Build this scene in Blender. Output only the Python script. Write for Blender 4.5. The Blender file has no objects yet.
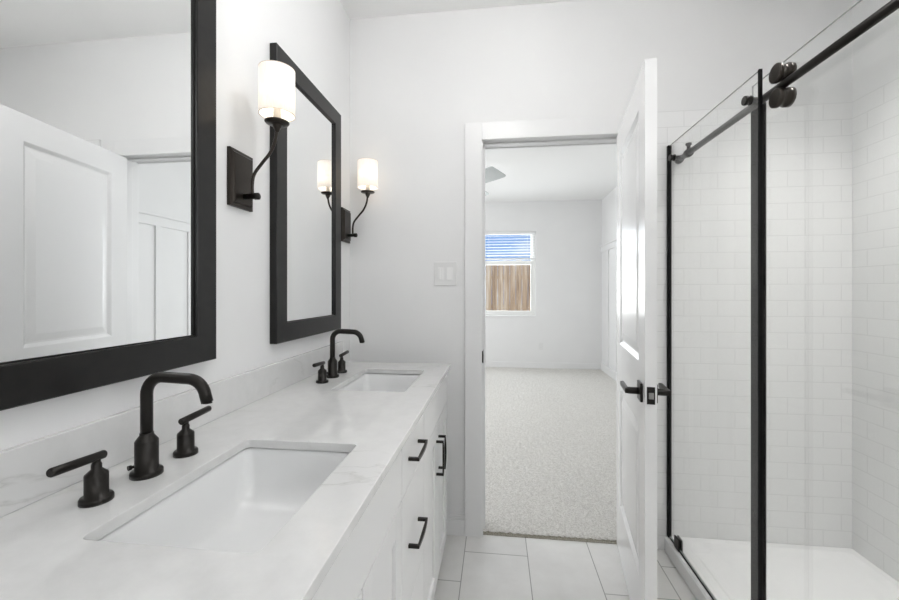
import bpy, bmesh, math, random
from mathutils import Vector, Matrix
random.seed(4)
PI = math.pi
S = bpy.context.scene
C = S.collection

# ------------------------------------------------------------------ camera
CX, CZ = 0.786, 1.27
cam = bpy.data.objects.new('camera', bpy.data.cameras.new('camera'))
C.objects.link(cam)
cam.location = (CX, 0, CZ)
cam.rotation_euler = (PI/2, 0, math.radians(6.72))
cam.data.sensor_width = 36
cam.data.lens = 16.0
cam.data.shift_y = -9/899
cam.data.clip_start = 0.02
S.camera = cam

# ------------------------------------------------------------------ view
vs = S.view_settings
vs.view_transform = 'Standard'
vs.look = 'None'
vs.gamma = 1
vs.use_curve_mapping = False
vs.exposure = 0.75

# ------------------------------------------------------------------ sky
W = bpy.data.worlds.new('sky'); S.world = W
W.use_nodes = True
nt = W.node_tree; nt.nodes.clear()
def wn(t): return nt.nodes.new(t)
tc = wn('ShaderNodeTexCoord'); sx = wn('ShaderNodeSeparateXYZ')
nt.links.new(tc.outputs['Generated'], sx.inputs[0])
mp = wn('ShaderNodeMapping'); mp.inputs['Scale'].default_value = (1, 1, 4)
nt.links.new(tc.outputs['Generated'], mp.inputs[0])
nz = wn('ShaderNodeTexNoise'); nz.inputs['Scale'].default_value = 5; nz.inputs['Detail'].default_value = 6
nt.links.new(mp.outputs[0], nz.inputs['Vector'])
cr = wn('ShaderNodeValToRGB')
cr.color_ramp.elements[0].position = .48; cr.color_ramp.elements[1].position = .7
cr.color_ramp.elements[0].color = (.27, .48, .92, 1); cr.color_ramp.elements[1].color = (.85, .92, 1, 1)
nt.links.new(nz.outputs['Fac'], cr.inputs[0])
bg = wn('ShaderNodeBackground'); bg.inputs['Strength'].default_value = .55
nt.links.new(cr.outputs[0], bg.inputs[0])
wo = wn('ShaderNodeOutputWorld'); nt.links.new(bg.outputs[0], wo.inputs[0])

# ------------------------------------------------------------------ lights
def light(name, kind, loc, rot, energy, color=(1, 1, 1), **kw):
    d = bpy.data.lights.new(name, kind); d.energy = energy; d.color = color
    for k, v in kw.items(): setattr(d, k, v)
    o = bpy.data.objects.new(name, d); C.objects.link(o)
    o.location = loc; o.rotation_euler = rot
    return o
light('sun', 'SUN', (0, 9, 6), (math.radians(48), 0, math.radians(12)), 2.6, (1, .95, .88), angle=.02)
# fill light at an added frosted window on the right, behind the camera (pointing -X)
light('bath_window_fill', 'AREA', (2.40, -.72, 1.75), (0, PI/2, 0), 5, (.97, .985, 1), shape='RECTANGLE', size=.85, size_y=1.2)
# fill light at an added bedroom side window, out of view (pointing +X)
light('bedroom_side_fill', 'AREA', (-1.72, 4.3, 1.55), (0, -PI/2, 0), 27, (.97, .985, 1), shape='RECTANGLE', size=1.4, size_y=1.8)
# daylight pressing in through the bedroom window seen from the bathroom (pointing -Y, outside the glass)
light('far_window_daylight', 'AREA', (.97, 6.86, 1.55), (-PI/2, 0, 0), 16, (.95, .98, 1), shape='RECTANGLE', size=.9, size_y=1.4)
FILL_DISC_E = 3.2        # strength of the added ceiling fill disc
SCONCE_E = 2.0

# ------------------------------------------------------------------ materials
def mat(name, base=(.8, .8, .8), rough=.5, metal=0, **kw):
    m = bpy.data.materials.new(name); m.use_nodes = True
    b = m.node_tree.nodes['Principled BSDF']
    b.inputs['Base Color'].default_value = (*base, 1)
    b.inputs['Roughness'].default_value = rough
    b.inputs['Metallic'].default_value = metal
    for k, v in kw.items(): b.inputs[k].default_value = v
    return m
def N(m, t, **kw):
    n = m.node_tree.nodes.new(t)
    for k, v in kw.items():
        if k in n.inputs: n.inputs[k].default_value = v
        else: setattr(n, k, v)
    return n
def L(m, a, b): m.node_tree.links.new(a, b)
def coords(m): return N(m, 'ShaderNodeNewGeometry').outputs['Position']
def bsdf(m): return m.node_tree.nodes['Principled BSDF']
def bump(m, height, strength=.2, dist=.002):
    b = N(m, 'ShaderNodeBump'); b.inputs['Strength'].default_value = strength; b.inputs['Distance'].default_value = dist
    L(m, height, b.inputs['Height']); L(m, b.outputs[0], bsdf(m).inputs['Normal'])
def noise(m, scale, detail=3, vec=None, rough=.5):
    n = N(m, 'ShaderNodeTexNoise'); n.inputs['Scale'].default_value = scale
    n.inputs['Detail'].default_value = detail; n.inputs['Roughness'].default_value = rough
    L(m, vec or coords(m), n.inputs['Vector']); return n.outputs['Fac']
def ramp(m, fac, stops):
    r = N(m, 'ShaderNodeValToRGB')
    e = r.color_ramp.elements
    e[0].position, e[0].color = stops[0][0], (*stops[0][1], 1)
    e[1].position, e[1].color = stops[-1][0], (*stops[-1][1], 1)
    for p, c in stops[1:-1]:
        x = e.new(p); x.color = (*c, 1)
    L(m, fac, r.inputs[0]); return r.outputs[0]
def math_(m, op, a, b=None, c=None):
    n = N(m, 'ShaderNodeMath'); n.operation = op
    for i, v in enumerate((a, b, c)):
        if v is None: continue
        if isinstance(v, (int, float)): n.inputs[i].default_value = v
        else: L(m, v, n.inputs[i])
    return n.outputs[0]
def speckle(m, c0, c1, scale=40):
    L(m, ramp(m, noise(m, scale, 4), [(.3, c0), (.7, c1)]), bsdf(m).inputs['Base Color'])

M = {}
M['wall'] = mat('wall_paint', (.80, .80, .80), .55)
speckle(M['wall'], (.79, .79, .79), (.81, .81, .808), 3)
bump(M['wall'], noise(M['wall'], 130, 3), .12, .0015)
M['ceiling'] = mat('ceiling_paint', (.93, .93, .925), .8)
bump(M['ceiling'], noise(M['ceiling'], 120, 3), .15, .0015)
M['trim'] = mat('trim_paint', (.80, .80, .80), .32)
bump(M['trim'], noise(M['trim'], 60, 2), .03, .001)
M['door'] = mat('door_paint', (.82, .82, .82), .24)
bump(M['door'], noise(M['door'], 90, 2), .04, .001)
M['cabinet'] = mat('cabinet_paint', (.76, .76, .755), .35)
bump(M['cabinet'], noise(M['cabinet'], 70, 2), .03, .001)
M['shadow_gap'] = mat('toe_board', (.55, .55, .54), .6)
M['black'] = mat('matte_black_metal', (.013, .011, .009), .34, .5)
bump(M['black'], noise(M['black'], 300, 2), .03, .0005)
M['bronze'] = mat('dark_bronze', (.035, .029, .024), .33, .7)
bump(M['bronze'], noise(M['bronze'], 250, 2), .03, .0005)
M['frame'] = mat('charcoal_bronze_wood', (.011, .0105, .010), .30, 0.0)
bsdf(M['frame']).inputs['Specular IOR Level'].default_value = .30
m = M['frame']
mpn = N(m, 'ShaderNodeMapping'); mpn.inputs['Scale'].default_value = (30, 6, 6); L(m, coords(m), mpn.inputs[0])
L(m, ramp(m, noise(m, 6, 4, mpn.outputs[0]), [(.3, (.009, .0088, .0085)), (.7, (.014, .0132, .0125))]), bsdf(m).inputs['Base Color'])
M['nickel'] = mat('satin_nickel', (.34, .335, .325), .3, 1)
bump(M['nickel'], noise(M['nickel'], 300, 2), .02, .0005)
M['ridged_nickel'] = mat('brushed_nickel_sleeve', (.42, .40, .37), .35, .9)
M['mirror'] = mat('mirror_silver', (.93, .94, .94), 0.0, 1)
M['porcelain'] = mat('porcelain', (.83, .84, .84), .08)
L(M['porcelain'], ramp(M['porcelain'], noise(M['porcelain'], 6), [(.3, (.79, .795, .795)), (.7, (.81, .815, .815))]), bsdf(M['porcelain']).inputs['Base Color'])
M['acrylic'] = mat('white_acrylic', (.88, .88, .88), .22)
bump(M['acrylic'], noise(M['acrylic'], 250, 2), .06, .0008)
M['plastic'] = mat('white_plastic', (.76, .76, .755), .35)
M['plastic2'] = mat('white_plastic_rocker', (.86, .86, .855), .25)
M['dark_hole'] = mat('dark_recess', (.02, .02, .02), .8)

# quartz: white with soft grey veins
m = M['quartz'] = mat('veined_white_quartz', (.8, .8, .79), .10)
p = coords(m)
wv = N(m, 'ShaderNodeTexNoise'); wv.inputs['Scale'].default_value = 2.2; wv.inputs['Detail'].default_value = 7; wv.inputs['Distortion'].default_value = 1.6
L(m, p, wv.inputs['Vector'])
v1 = math_(m, 'ABSOLUTE', math_(m, 'SUBTRACT', wv.outputs['Fac'], .5))
vein = ramp(m, v1, [(0, (.50, .50, .49)), (.005, (.59, .59, .58)), (.016, (.675, .675, .67))])
msk = ramp(m, noise(m, 3.1, 3), [(.50, (0, 0, 0)), (.66, (.75, .75, .75))])
cl = ramp(m, noise(m, 22, 7, None, .68), [(.3, (.655, .655, .65)), (.62, (.70, .70, .695))])
mx = N(m, 'ShaderNodeMixRGB'); L(m, msk, mx.inputs[0]); L(m, cl, mx.inputs[1]); L(m, vein, mx.inputs[2])
L(m, mx.outputs[0], bsdf(m).inputs['Base Color'])

# 3x6 subway tile, running bond
def subway(name, axis, x0):
    m = mat(name, (.8, .8, .8), .16)
    s = N(m, 'ShaderNodeSeparateXYZ'); L(m, coords(m), s.inputs[0])
    a = s.outputs[0] if axis == 'x' else s.outputs[1]
    cb = N(m, 'ShaderNodeCombineXYZ')
    L(m, math_(m, 'SUBTRACT', a, x0), cb.inputs[0]); L(m, math_(m, 'SUBTRACT', s.outputs[2], -.0065), cb.inputs[1])
    br = N(m, 'ShaderNodeTexBrick')
    br.offset = .5; br.squash = 1
    br.inputs['Scale'].default_value = 1
    br.inputs['Brick Width'].default_value = .154; br.inputs['Row Height'].default_value = .077
    br.inputs['Mortar Size'].default_value = .0017; br.inputs['Mortar Smooth'].default_value = .3
    br.inputs['Color1'].default_value = (.85, .85, .848, 1); br.inputs['Color2'].default_value = (.86, .86, .858, 1)
    br.inputs['Mortar'].default_value = (.745, .745, .74, 1)
    L(m, cb.outputs[0], br.inputs['Vector']); L(m, br.outputs['Color'], bsdf(m).inputs['Base Color'])
    bump(m, math_(m, 'ADD', math_(m, 'MULTIPLY', br.outputs['Fac'], -1), math_(m, 'MULTIPLY', noise(m, 14, 2), .25)), .4, .001)
    return m
M['tile_x'] = subway('white_subway_tile', 'x', 1.54)
M['tile_y'] = subway('white_subway_tile_side', 'y', 2.07)

# floor tile: 12x24 columns stepped by a third
m = M['floor'] = mat('grey_porcelain_floor_tile', (.5, .5, .49), .32)
s = N(m, 'ShaderNodeSeparateXYZ'); L(m, coords(m), s.inputs[0])
u = math_(m, 'DIVIDE', math_(m, 'SUBTRACT', s.outputs[0], -.579), .3025)
col = math_(m, 'FLOOR', u); fu = math_(m, 'FRACT', u)
off = math_(m, 'MULTIPLY', math_(m, 'FLOORED_MODULO', col, 3), .2033)
v = math_(m, 'DIVIDE', math_(m, 'SUBTRACT', math_(m, 'SUBTRACT', s.outputs[1], 1.74 - 6.1), off), .61)
row = math_(m, 'FLOOR', v); fv = math_(m, 'FRACT', v)
du = math_(m, 'MULTIPLY', math_(m, 'SUBTRACT', .5, math_(m, 'ABSOLUTE', math_(m, 'SUBTRACT', fu, .5))), .3025)
dv = math_(m, 'MULTIPLY', math_(m, 'SUBTRACT', .5, math_(m, 'ABSOLUTE', math_(m, 'SUBTRACT', fv, .5))), .61)
dj = math_(m, 'MINIMUM', du, dv)
g = ramp(m, math_(m, 'MULTIPLY', dj, 100), [(.12, (0, 0, 0)), (.26, (1, 1, 1))])
wn_ = N(m, 'ShaderNodeTexWhiteNoise'); wn_.noise_dimensions = '2D'
cb = N(m, 'ShaderNodeCombineXYZ'); L(m, col, cb.inputs[0]); L(m, row, cb.inputs[1]); L(m, cb.outputs[0], wn_.inputs['Vector'])
tint = ramp(m, math_(m, 'ADD', math_(m, 'MULTIPLY', noise(m, 7, 6, None, .65), .8), math_(m, 'MULTIPLY', wn_.outputs['Value'], .16)),
            [(.25, (.68, .67, .65)), (.75, (.79, .785, .77))])
mx = N(m, 'ShaderNodeMixRGB'); L(m, g, mx.inputs[0]); mx.inputs[1].default_value = (.30, .295, .28, 1); L(m, tint, mx.inputs[2])
L(m, mx.outputs[0], bsdf(m).inputs['Base Color'])
bump(m, math_(m, 'ADD', g, math_(m, 'MULTIPLY', noise(m, 60, 3), .1)), .4, .001)

m = M['carpet'] = mat('cream_carpet_pile', (.6, .59, .56), .95)
c1 = noise(m, 420, 3); c2 = noise(m, 110, 4)
L(m, ramp(m, math_(m, 'ADD', math_(m, 'MULTIPLY', c1, .6), math_(m, 'MULTIPLY', c2, .4)),
          [(.40, (.56, .54, .50)), (.58, (.92, .905, .87))]), bsdf(m).inputs['Base Color'])
bump(m, math_(m, 'ADD', c1, c2), .9, .006)
M['carpet_edge'] = mat('carpet_backing', (.33, .31, .25), .95)
speckle(M['carpet_edge'], (.22, .20, .15), (.5, .48, .42), 200)

m = M['fence'] = mat('weathered_cedar', (.4, .33, .26), .8)
mpn = N(m, 'ShaderNodeMapping'); mpn.inputs['Scale'].default_value = (7.2, 1, .6); L(m, coords(m), mpn.inputs[0])
mp2 = N(m, 'ShaderNodeMapping'); mp2.inputs['Scale'].default_value = (40, 1, 2); L(m, coords(m), mp2.inputs[0])
L(m, ramp(m, math_(m, 'ADD', math_(m, 'MULTIPLY', noise(m, 1, 2, mpn.outputs[0]), .6), math_(m, 'MULTIPLY', noise(m, 1, 4, mp2.outputs[0]), .4)),
          [(.36, (.20, .13, .075)), (.5, (.36, .26, .17)), (.64, (.50, .43, .34))]), bsdf(m).inputs['Base Color'])
M['ground'] = mat('dry_lawn', (.3, .3, .18), .95); speckle(M['ground'], (.25, .24, .12), (.45, .40, .25), 20)

def emit(name, col, st):
    m = bpy.data.materials.new(name); m.use_nodes = True
    n = m.node_tree; n.nodes.clear()
    e = n.nodes.new('ShaderNodeEmission'); e.inputs[0].default_value = (*col, 1); e.inputs[1].default_value = st
    o = n.nodes.new('ShaderNodeOutputMaterial'); n.links.new(e.outputs[0], o.inputs[0]); return m
M['lamp'] = emit('fill_lamp_lens', (1, .975, .94), FILL_DISC_E)
M['globe'] = emit('fill_globe_glow', (1, .995, .988), 12)
M['globe2'] = emit('fill_globe_glow_b', (1, .995, .988), 12.5)
M['bowl'] = emit('fill_bowl_glow', (1, .985, .96), 13)
M['bulb'] = emit('lit_bulb', (1, .9, .78), 9)
M['fill_frost'] = mat('fill_pane_glow', (.9, .92, .94), .5)  # glowing panes of the two added windows
bsdf(M['fill_frost']).inputs['Emission Color'].default_value = (.95, .98, 1, 1); bsdf(M['fill_frost']).inputs['Emission Strength'].default_value = .9

# linen shade, lit from within
m = M['shade'] = mat('white_linen_shade', (.9, .88, .84), .8)
nt2 = m.node_tree; b = bsdf(m)
tr = N(m, 'ShaderNodeBsdfTranslucent'); tr.inputs[0].default_value = (.95, .92, .86, 1)
mxs = N(m, 'ShaderNodeMixShader'); mxs.inputs[0].default_value = .28
L(m, b.outputs[0], mxs.inputs[1]); L(m, tr.outputs[0], mxs.inputs[2])
wvx = N(m, 'ShaderNodeMapping'); wvx.inputs['Scale'].default_value = (500, 500, 40); L(m, coords(m), wvx.inputs[0])
L(m, ramp(m, noise(m, 1, 2, wvx.outputs[0]), [(.3, (.82, .79, .74)), (.7, (.93, .91, .88))]), b.inputs['Base Color'])
b.inputs['Emission Color'].default_value = (1, .93, .86, 1); b.inputs['Emission Strength'].default_value = .25
L(m, mxs.outputs[0], nt2.nodes['Material Output'].inputs[0])
M['shade_trim'] = mat('shade_edge_tape', (.62, .55, .48), .8)

def glassmat(name, tint, ior=1.45):
    m = bpy.data.materials.new(name); m.use_nodes = True
    n = m.node_tree; n.nodes.clear()
    t = n.nodes.new('ShaderNodeBsdfTransparent'); t.inputs[0].default_value = (*tint, 1)
    gl = n.nodes.new('ShaderNodeBsdfGlossy'); gl.inputs['Roughness'].default_value = 0
    f = n.nodes.new('ShaderNodeFresnel')
    ge = n.nodes.new('ShaderNodeNewGeometry'); mr = n.nodes.new('ShaderNodeMapRange')   # same reflectance on both faces
    n.links.new(ge.outputs['Backfacing'], mr.inputs['Value'])
    mr.inputs['To Min'].default_value = ior; mr.inputs['To Max'].default_value = 1/ior
    n.links.new(mr.outputs[0], f.inputs[0])
    x = n.nodes.new('ShaderNodeMixShader'); o = n.nodes.new('ShaderNodeOutputMaterial')
    n.links.new(f.outputs[0], x.inputs[0]); n.links.new(t.outputs[0], x.inputs[1]); n.links.new(gl.outputs[0], x.inputs[2])
    n.links.new(x.outputs[0], o.inputs[0]); return m
M['glass'] = glassmat('clear_shower_glass', (.985, .99, .985))
M['glass_edge'] = mat('glass_cut_edge', (.30, .33, .31), .15)
M['pane'] = glassmat('window_glass', (.97, .98, .98))
M['smoke_seal'] = mat('black_seal_strip', (.003, .003, .003), .5)
bsdf(M['smoke_seal']).inputs['Specular IOR Level'].default_value = .12
M['soft_seal'] = mat('dark_grey_seal_strip', (.018, .018, .017), .45)
bsdf(M['soft_seal']).inputs['Specular IOR Level'].default_value = .15
M['fan_blade'] = mat('silver_grey_fan_blade', (.42, .45, .45), .4)
speckle(M['fan_blade'], (.40, .43, .43), (.46, .48, .48), 8)
M['vinyl'] = mat('white_vinyl', (.82, .82, .80), .35)
M['slat'] = mat('white_blind_slat', (.82, .82, .82), .45)

# ------------------------------------------------------------------ mesh helpers
def bx(bm, x0, x1, y0, y1, z0, z1, mi=0, skip=()):
    v = [bm.verts.new(p) for p in ((x0, y0, z0), (x1, y0, z0), (x1, y1, z0), (x0, y1, z0), (x0, y0, z1), (x1, y0, z1), (x1, y1, z1), (x0, y1, z1))]
    F = {'-z': (3, 2, 1, 0), '+z': (4, 5, 6, 7), '-y': (0, 1, 5, 4), '+x': (1, 2, 6, 5), '+y': (2, 3, 7, 6), '-x': (3, 0, 4, 7)}
    for k, f in F.items():
        if k in skip: continue
        fc = bm.faces.new([v[i] for i in f]); fc.material_index = mi
    return v
def lathe(bm, prof, origin=(0, 0, 0), axis='z', n=32, caps=True, mi=0):
    """prof: list of (r, h) along the axis"""
    o = Vector(origin)
    def P(r, a, h):
        c, s_ = r*math.cos(a), r*math.sin(a)
        if axis == 'z': return o + Vector((c, s_, h))
        if axis == 'x': return o + Vector((h, c, s_))
        return o + Vector((s_, h, c))
    rings = [[bm.verts.new(P(r, 2*PI*i/n, h)) for i in range(n)] for r, h in prof]
    for a, b_ in zip(rings, rings[1:]):
        for i in range(n):
            f = bm.faces.new((a[i], a[(i+1) % n], b_[(i+1) % n], b_[i])); f.material_index = mi; f.smooth = True
    if caps:
        f = bm.faces.new(rings[0][::-1]); f.material_index = mi
        f = bm.faces.new(rings[-1]); f.material_index = mi
def smooth_path(pts, sub=8):
    pts = [Vector(p) for p in pts]; out = []
    q = [pts[0]*2-pts[1]] + pts + [pts[-1]*2-pts[-2]]
    for i in range(1, len(q)-2):
        for k in range(sub):
            t = k/sub; a, b_, c, d = q[i-1], q[i], q[i+1], q[i+2]
            out.append(.5*((2*b_)+(c-a)*t+(2*a-5*b_+4*c-d)*t*t+(-a+3*b_-3*c+d)*t**3))
    out.append(pts[-1]); return out
def tube(bm, pts, r, n=16, mi=0, rad=None):
    pts = [Vector(p) for p in pts]
    up = None; rings = []
    for i, p in enumerate(pts):
        t = (pts[min(i+1, len(pts)-1)] - pts[max(i-1, 0)]).normalized()
        if up is None:
            up = Vector((0, 0, 1)) if abs(t.z) < .9 else Vector((0, 1, 0))
        a = t.cross(up)
        if a.length < 1e-4: a = t.cross(Vector((0, 1, 0)))
        a.normalize(); b_ = a.cross(t).normalized(); up = b_
        rr = rad[i] if rad else r
        rings.append([bm.verts.new(p + (a*math.cos(2*PI*k/n) + b_*math.sin(2*PI*k/n))*rr) for k in range(n)])
    for a, b_ in zip(rings, rings[1:]):
        for k in range(n):
            f = bm.faces.new((a[k], a[(k+1) % n], b_[(k+1) % n], b_[k])); f.smooth = True; f.material_index = mi
    bm.faces.new(rings[0][::-1]).material_index = mi; bm.faces.new(rings[-1]).material_index = mi
def obj(name, bm, m, parent=None, bevel=0, seg=2, autosmooth=False, loc=None):
    bmesh.ops.recalc_face_normals(bm, faces=bm.faces)
    me = bpy.data.meshes.new(name); bm.to_mesh(me); bm.free()
    for x in (m if isinstance(m, (list, tuple)) else [m]): me.materials.append(M[x])
    o = bpy.data.objects.new(name, me); C.objects.link(o)
    if parent: o.parent = parent
    if loc: o.location = loc
    if bevel:
        md = o.modifiers.new('bevel', 'BEVEL'); md.width = bevel; md.segments = seg; md.limit_method = 'ANGLE'; md.angle_limit = math.radians(40)
        md.harden_normals = False
    return o
def box_obj(name, b, m, parent=None, bevel=0, **kw):
    bm = bmesh.new(); bx(bm, *b); return obj(name, bm, m, parent, bevel, **kw)
def tag(o, label, cat, group=None, kind=None):
    o['label'] = label; o['category'] = cat
    if group: o['group'] = group
    if kind: o['kind'] = kind
    return o
def thing(name, label, cat, loc=(0, 0, 0), group=None, kind=None):
    o = bpy.data.objects.new(name, None); C.objects.link(o); o.location = loc; o.empty_display_size = .05
    return tag(o, label, cat, group, kind)
def struct(o, label, cat): return tag(o, label, cat, None, 'structure')
def copy_tree(o, parent=None):
    c = o.copy(); C.objects.link(c); c.parent = parent
    for ch in list(o.children): copy_tree(ch, c)
    return c

YB = 2.08; YB2 = 2.20; ZC = 2.738; XR = 2.442
YF = -1.7; BX0 = -1.75; BX1 = 2.46; BY1 = 6.65
OX0, OX1, OZ = .711, 1.43, 2.054

# ------------------------------------------------------------------ room shell
def walls(name, boxes, m, label):
    bm = bmesh.new()
    for b in boxes: bx(bm, *b)
    return struct(obj(name, bm, m), label, 'wall')
walls('wall_left', [(-.12, 0, YF, YB, 0, ZC)], 'wall', 'white painted bathroom wall that carries the framed mirrors and sconces')
walls('wall_back', [(-.12, OX0-.012, YB, YB2, 0, ZC), (OX1+.012, XR+.12, YB, YB2, 0, ZC), (OX0-.012, OX1+.012, YB, YB2, OZ+.012, ZC),
                    (BX0, -.12, YB, YB2, 0, ZC)], 'wall', 'white wall with the open doorway at the end of the vanity')
wy0, wy1, wz0, wz1 = -1.37, -.07, 1.3, 2.2
walls('wall_right', [(XR, XR+.12, YF, wy0, 0, ZC), (XR, XR+.12, wy1, YB, 0, ZC), (XR, XR+.12, wy0, wy1, 0, wz0), (XR, XR+.12, wy0, wy1, wz1, ZC)], 'wall', 'white painted wall above the tile on the far side of the shower')
walls('wall_front', [(-.12, XR+.12, YF-.12, YF, 0, ZC)], 'wall', 'white bathroom wall behind the camera')
walls('wall_shower_end', [(1.58, XR, .42, .54, 0, ZC)], 'wall', 'short white wall closing the near end of the shower')
fb = bmesh.new(); bx(fb, -.12, XR+.12, YF-.12, 2.088, -.1, 0)
struct(obj('floor', fb, 'floor'), 'pale grey rectangular porcelain tile floor laid in stepped courses', 'floor')
struct(box_obj('ceiling', (-.24, XR+.24, YF-.12, YB, ZC, ZC+.12), 'ceiling'), 'flat white bathroom ceiling', 'ceiling')
# added frosted window for fill light, right wall, behind the camera
bm = bmesh.new(); f_ = .05
for b in ((wy0, wy0+f_, wz0, wz1), (wy1-f_, wy1, wz0, wz1), (wy0+f_, wy1-f_, wz0, wz0+f_), (wy0+f_, wy1-f_, wz1-f_, wz1)):
    bx(bm, XR+.02, XR+.07, b[0], b[1], b[2], b[3])
w2 = struct(obj('fill_window_2', bm, 'vinyl', None, .003), 'added frosted fill window behind the camera', 'window')
box_obj('pane', (XR+.045, XR+.055, wy0+f_, wy1-f_, wz0+f_, wz1-f_), 'fill_frost', w2)

# tile lining of the shower
TY = 2.07; TZ = 2.152
def tilewall(name, b, m, label):
    return struct(box_obj(name, b, m, None, .0015), label, 'tiled wall')
tilewall('wall_shower_back', (1.545, XR-.0005, TY, YB-.0002, 0.0005, TZ), 'tile_x', 'white subway tile on the shower wall beside the doorway')
tilewall('wall_shower_right', (XR-.01, XR-.0002, .5502, TY-.0005, .05, TZ), 'tile_y', 'white subway tile on the long far side wall of the shower')
tilewall('wall_shower_front', (1.60, XR-.0005, .5402, .55, .05, TZ), 'tile_x', 'white subway tile on the near end wall of the shower')

# baseboards
def base(name, b, side, label):
    x0, x1, y0, y1 = b; bm = bmesh.new()
    bx(bm, x0, x1, y0, y1, 0, .082)
    t = .005
    if side == 'y-': bx(bm, x0, x1, y0+t, y1, .082, .10)
    if side == 'x+': bx(bm, x0, x1-t, y0, y1, .082, .10)
    if side == 'x-': bx(bm, x0+t, x1, y0, y1, .082, .10)
    return struct(obj(name, bm, 'trim', None, .002), label, 'baseboard')
base('baseboard_back', (.0155, .6215, YB-.015, YB-.0002), 'y-', 'white baseboard between the vanity and the doorway casing')
base('baseboard_left', (.0002, .015, 1.946, YB-.0155), 'x+', 'white baseboard in the gap at the vanity end')

# ------------------------------------------------------------------ doorway trim and door
bm = bmesh.new()
cw = .089; ct = .018
bx(bm, OX0-cw, OX0, YB-ct, YB-.0002, 0, OZ+.084)
bx(bm, OX1+.004, OX1+.004+cw, YB-ct, YB-.0002, 0, OZ+.084)
bx(bm, OX0, OX1+.004, YB-ct, YB-.0002, OZ-.004, OZ+.084)
for s_ in (0,):
    bx(bm, OX0-cw, OX0, YB2+.0002, YB2+ct, 0, OZ+.084); bx(bm, OX1+.004, OX1+.004+cw, YB2+.0002, YB2+ct, 0, OZ+.084)
    bx(bm, OX0, OX1+.004, YB2+.0002, YB2+ct, OZ-.004, OZ+.084)
t1 = struct(obj('trim_1', bm, 'trim', None, .002), 'flat white casing around the open doorway', 'door casing')
bm = bmesh.new()
bx(bm, OX0-.0118, OX0+.005, YB-.004, YB2+.004, 0, OZ+.0118)
bx(bm, OX1, OX1+.0118, YB-.004, YB2+.004, 0, OZ+.0118)
bx(bm, OX0+.005, OX1, YB-.004, YB2+.004, OZ, OZ+.0118)
bx(bm, OX0+.005, OX0+.015, 2.122, 2.16, 0, OZ); bx(bm, OX1-.01, OX1, 2.122, 2.16, 0, OZ); bx(bm, OX0+.015, OX1-.01, 2.122, 2.16, OZ-.01, OZ)
t2 = struct(obj('trim_2', bm, 'trim', None, .0015), 'white door jamb lining the doorway', 'door jamb')
bm = bmesh.new()
bx(bm, OX0+.0052, OX0+.0068, YB-.003, YB+.026, .895, .962)
bx(bm, OX0+.0068, OX0+.0075, YB+.006, YB+.018, .915, .943, 1)
bx(bm, OX0-.001, OX0+.0068, YB-.0065, YB-.0042, .898, .959)
obj('strike_plate', bm, ['black', 'dark_hole'], t2, .0008)['label'] = 'small black strike plate'

# door leaf: local x runs from latch edge to hinge edge, local y is thickness (0 = face to the doorway), z up
A = Vector((1.277, 1.399, 0)); dv_ = Vector((.1538, .988, 0)).normalized(); nv = Vector((dv_.y, -dv_.x, 0))
door = thing('door_1', 'white two-panel bathroom door standing open in front of the shower', 'door', A, kind='structure')
door.rotation_euler = (0, 0, math.atan2(dv_.y, dv_.x))
# local +x = dv, local +y = rot90(dv) = (-dv.y, dv.x) = -nv  -> thickness goes to negative local y
DW, DT, DZ0, DZ1 = .70, .037, .010, 2.042
bm = bmesh.new()
p1 = (.112, .588, 1.02, 1.925); p2 = (.112, .588, .245, .80)
bx(bm, 0, p1[0], -DT, 0, DZ0, DZ1); bx(bm, p1[1], DW, -DT, 0, DZ0, DZ1)
bx(bm, p1[0], p1[1], -DT, 0, p1[3], DZ1); bx(bm, p1[0], p1[1], -DT, 0, p2[3], p1[2]); bx(bm, p1[0], p1[1], -DT, 0, DZ0, p2[2])
def panel(bm, x0, x1, z0, z1):
    for side, sg in ((0, -1), (-DT, 1)):
        rings = []
        for ins, dep in ((0, 0), (.004, .002), (.016, .011), (.024, .011), (.055, .003), (.058, .0025)):
            y = side + sg*dep
            rings.append([bm.verts.new(q) for q in ((x0+ins, y, z0+ins), (x1-ins, y, z0+ins), (x1-ins, y, z1-ins), (x0+ins, y, z1-ins))])
        for a, b_ in zip(rings, rings[1:]):
            for i in range(4): bm.faces.new((a[i], a[(i+1) % 4], b_[(i+1) % 4], b_[i]))
        bm.faces.new(rings[-1])
panel(bm, *p1); panel(bm, *p2)
obj('door_leaf', bm, 'door', door)
def lever(side):
    """one lever handle; side=0 faces the doorway (+y local), side=1 the shower"""
    y0 = 0.0 if side == 0 else -DT
    sg = 1 if side == 0 else -1
    bm = bmesh.new()
    cx_, cz_ = .062, .922
    a, b_ = sorted((y0+sg*.0003, y0+sg*.009)); bx(bm, cx_-.032, cx_+.032, a, b_, cz_-.032, cz_+.032)
    h = obj('door_handle', bm, 'black', door, .002)
    h['label'] = 'black lever handle on a square rose'
    bm = bmesh.new(); lathe(bm, [(.012, y0+sg*.009), (.012, y0+sg*.042), (.010, y0+sg*.05)], (cx_, 0, cz_), 'y', 20)
    a, b_ = sorted((y0+sg*.040, y0+sg*.054)); bx(bm, cx_-.012, cx_+.112, a, b_, cz_-.009, cz_+.009)
    obj('lever', bm, 'black', h, .003)
lever(0); lever(1)
bm = bmesh.new(); bx(bm, -.0015, -.0002, -DT+.006, -.006, .893, .951); bx(bm, -.008, -.0015, -DT+.011, -.011, .912, .932, 1)
obj('latch_plate', bm, ['black', 'nickel'], door, .001)['label'] = 'black latch plate with a metal bolt'
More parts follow.
